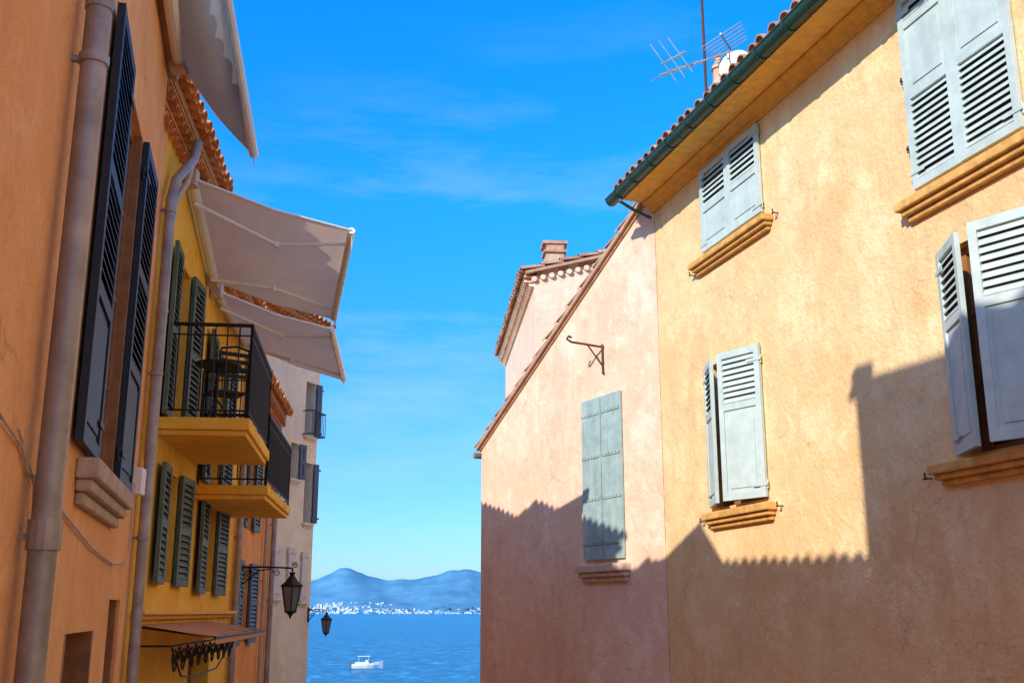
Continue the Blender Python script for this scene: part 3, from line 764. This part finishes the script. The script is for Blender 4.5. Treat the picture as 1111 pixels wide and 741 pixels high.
mb.build('distant_trees',None,[M['dtree']])

# ================================================================== motorboat
bt=empty('motorboat'); bx,by,bz=-26.8,207,-10
ang=.12;ca,sa=math.cos(ang),math.sin(ang)
Q=lambda x,y,z:(bx+x*ca-y*sa,by+x*sa+y*ca,bz+z)
mb=MB(); secs=[(-2.8,1.0,.75,.7),(-1.5,1.1,.78,.72),(0,1.1,.85,.7),(1.2,.95,.98,.55),(2.2,.55,1.15,.25),(2.95,.04,1.3,.02)]
rings=[]
for x,w,top,bot in secs:
    rings.append(mb.pts([Q(x,-w,top),Q(x,-w*.95,top*.6),Q(x,-w*.75*bot/.7,.02),Q(x,0,-.25+(.5 if x>2.5 else 0)),Q(x,w*.75*bot/.7,.02),Q(x,w*.95,top*.6),Q(x,w,top)]))
for a,b in zip(rings,rings[1:]):
    for k in range(6): mb.f.append((a+k,a+k+1,b+k+1,b+k)); mb.m.append(0)
    mb.f.append((a,a+6,b+6,b)); mb.m.append(0)
mb.f.append(tuple(rings[0]+k for k in range(7))); mb.m.append(0)
mb.build('hull',bt,[M['white']])
mb=MB()
mb.box(Q,-2.2,.2,-.85,-.6,.7,1.05,0); mb.box(Q,-2.2,.2,.6,.85,.7,1.05,0); mb.box(Q,-.3,.5,-.4,.4,.72,1.45,0)
mb.hexa([Q(.4,-.75,.85),Q(1.0,-.6,.95),Q(1.0,.6,.95),Q(.4,.75,.85),Q(.1,-.6,1.45),Q(.35,-.5,1.45),Q(.35,.5,1.45),Q(.1,.6,1.45)],1)
for x in (-1.6,.3):
    for y in (-.7,.7): mb.tube([Q(x,y,.8),Q(x*.9,y,2.1)],.03,6,0)
mb.box(Q,-1.75,.55,-.85,.85,2.1,2.17,0)
mb.box(Q,-3.25,-2.82,-.22,.22,.1,1.15,1)
mb.build('cockpit_canopy_and_outboard',bt,[M['white'],M['shutblue']],bevel=.03)

# ================================================================== sun + sky + camera
tan=.52
el=math.atan(tan)
sl=bpy.data.lights.new('sun','SUN'); sl.energy=5.0; sl.angle=math.radians(.5); sl.color=(1,.94,.84)
so=bpy.data.objects.new('sun',sl); sc.collection.objects.link(so)
so.rotation_euler=Vector((.6,.8,-tan)).to_track_quat('-Z','Y').to_euler(); so.location=(-20,-25,20)
w=bpy.data.worlds.new('World'); sc.world=w; w.use_nodes=True; nt=w.node_tree
bg=nt.nodes['Background']
sk=N(nt,'ShaderNodeTexSky',sky_type='NISHITA'); sk.sun_disc=False; sk.sun_elevation=el; sk.sun_rotation=math.atan2(-.6,-.8)%(2*math.pi)
sk.air_density=1.0; sk.dust_density=.6; sk.ozone_density=2.5
tc=N(nt,'ShaderNodeTexCoord').outputs['Generated']
sx=N(nt,'ShaderNodeSeparateXYZ'); nt.links.new(tc,sx.inputs[0])
tint=ramp(nt,sx.outputs[2],[(0,(.17,.25,.37)),(.12,(.16,.275,.40)),(.22,(.13,.32,.43)),(.36,(.08,.42,.61)),(.52,(.04,.46,.80)),(1,(.06,.38,.7))])
hs=N(nt,'ShaderNodeHueSaturation'); hs.inputs['Saturation'].default_value=1.3; hs.inputs['Hue'].default_value=.495; hs.inputs['Value'].default_value=3.5; nt.links.new(sk.outputs[0],hs.inputs['Color'])
base=mix(nt,1.0,hs.outputs[0],tint,'MULTIPLY')
cl=noise(nt,tc,2.2,8,.64,(1,1,5.0)); cl2=noise(nt,tc,1.1,3,.5,(1,1,2))
f1=ramp(nt,cl,[(.48,(0,)*3),(.8,(.42,)*3)]); f2=ramp(nt,cl2,[(.42,(0,)*3),(.62,(1,)*3)])
f=mix(nt,1.0,f1,f2,'MULTIPLY')
c=mix(nt,f,base,(5.2,6.2,6.8))
# unseen warm-white zenith, added to brighten and warm the ambient light
zenith_fill=ramp(nt,sx.outputs[2],[(.66,(0,)*3),(.82,(.85,)*3)])
c=mix(nt,zenith_fill,c,(5.4,4.6,3.6))
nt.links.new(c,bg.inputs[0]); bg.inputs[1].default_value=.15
cam=bpy.data.cameras.new('camera'); co_=bpy.data.objects.new('camera',cam); sc.collection.objects.link(co_)
co_.location=(0,0,0); co_.rotation_euler=(math.radians(90+14.14),0,0); cam.lens=37.75; cam.sensor_width=36; cam.clip_start=.05; cam.clip_end=40000
sc.camera=co_
sc.view_settings.view_transform='Standard'; sc.view_settings.look='None'; sc.view_settings.exposure=0
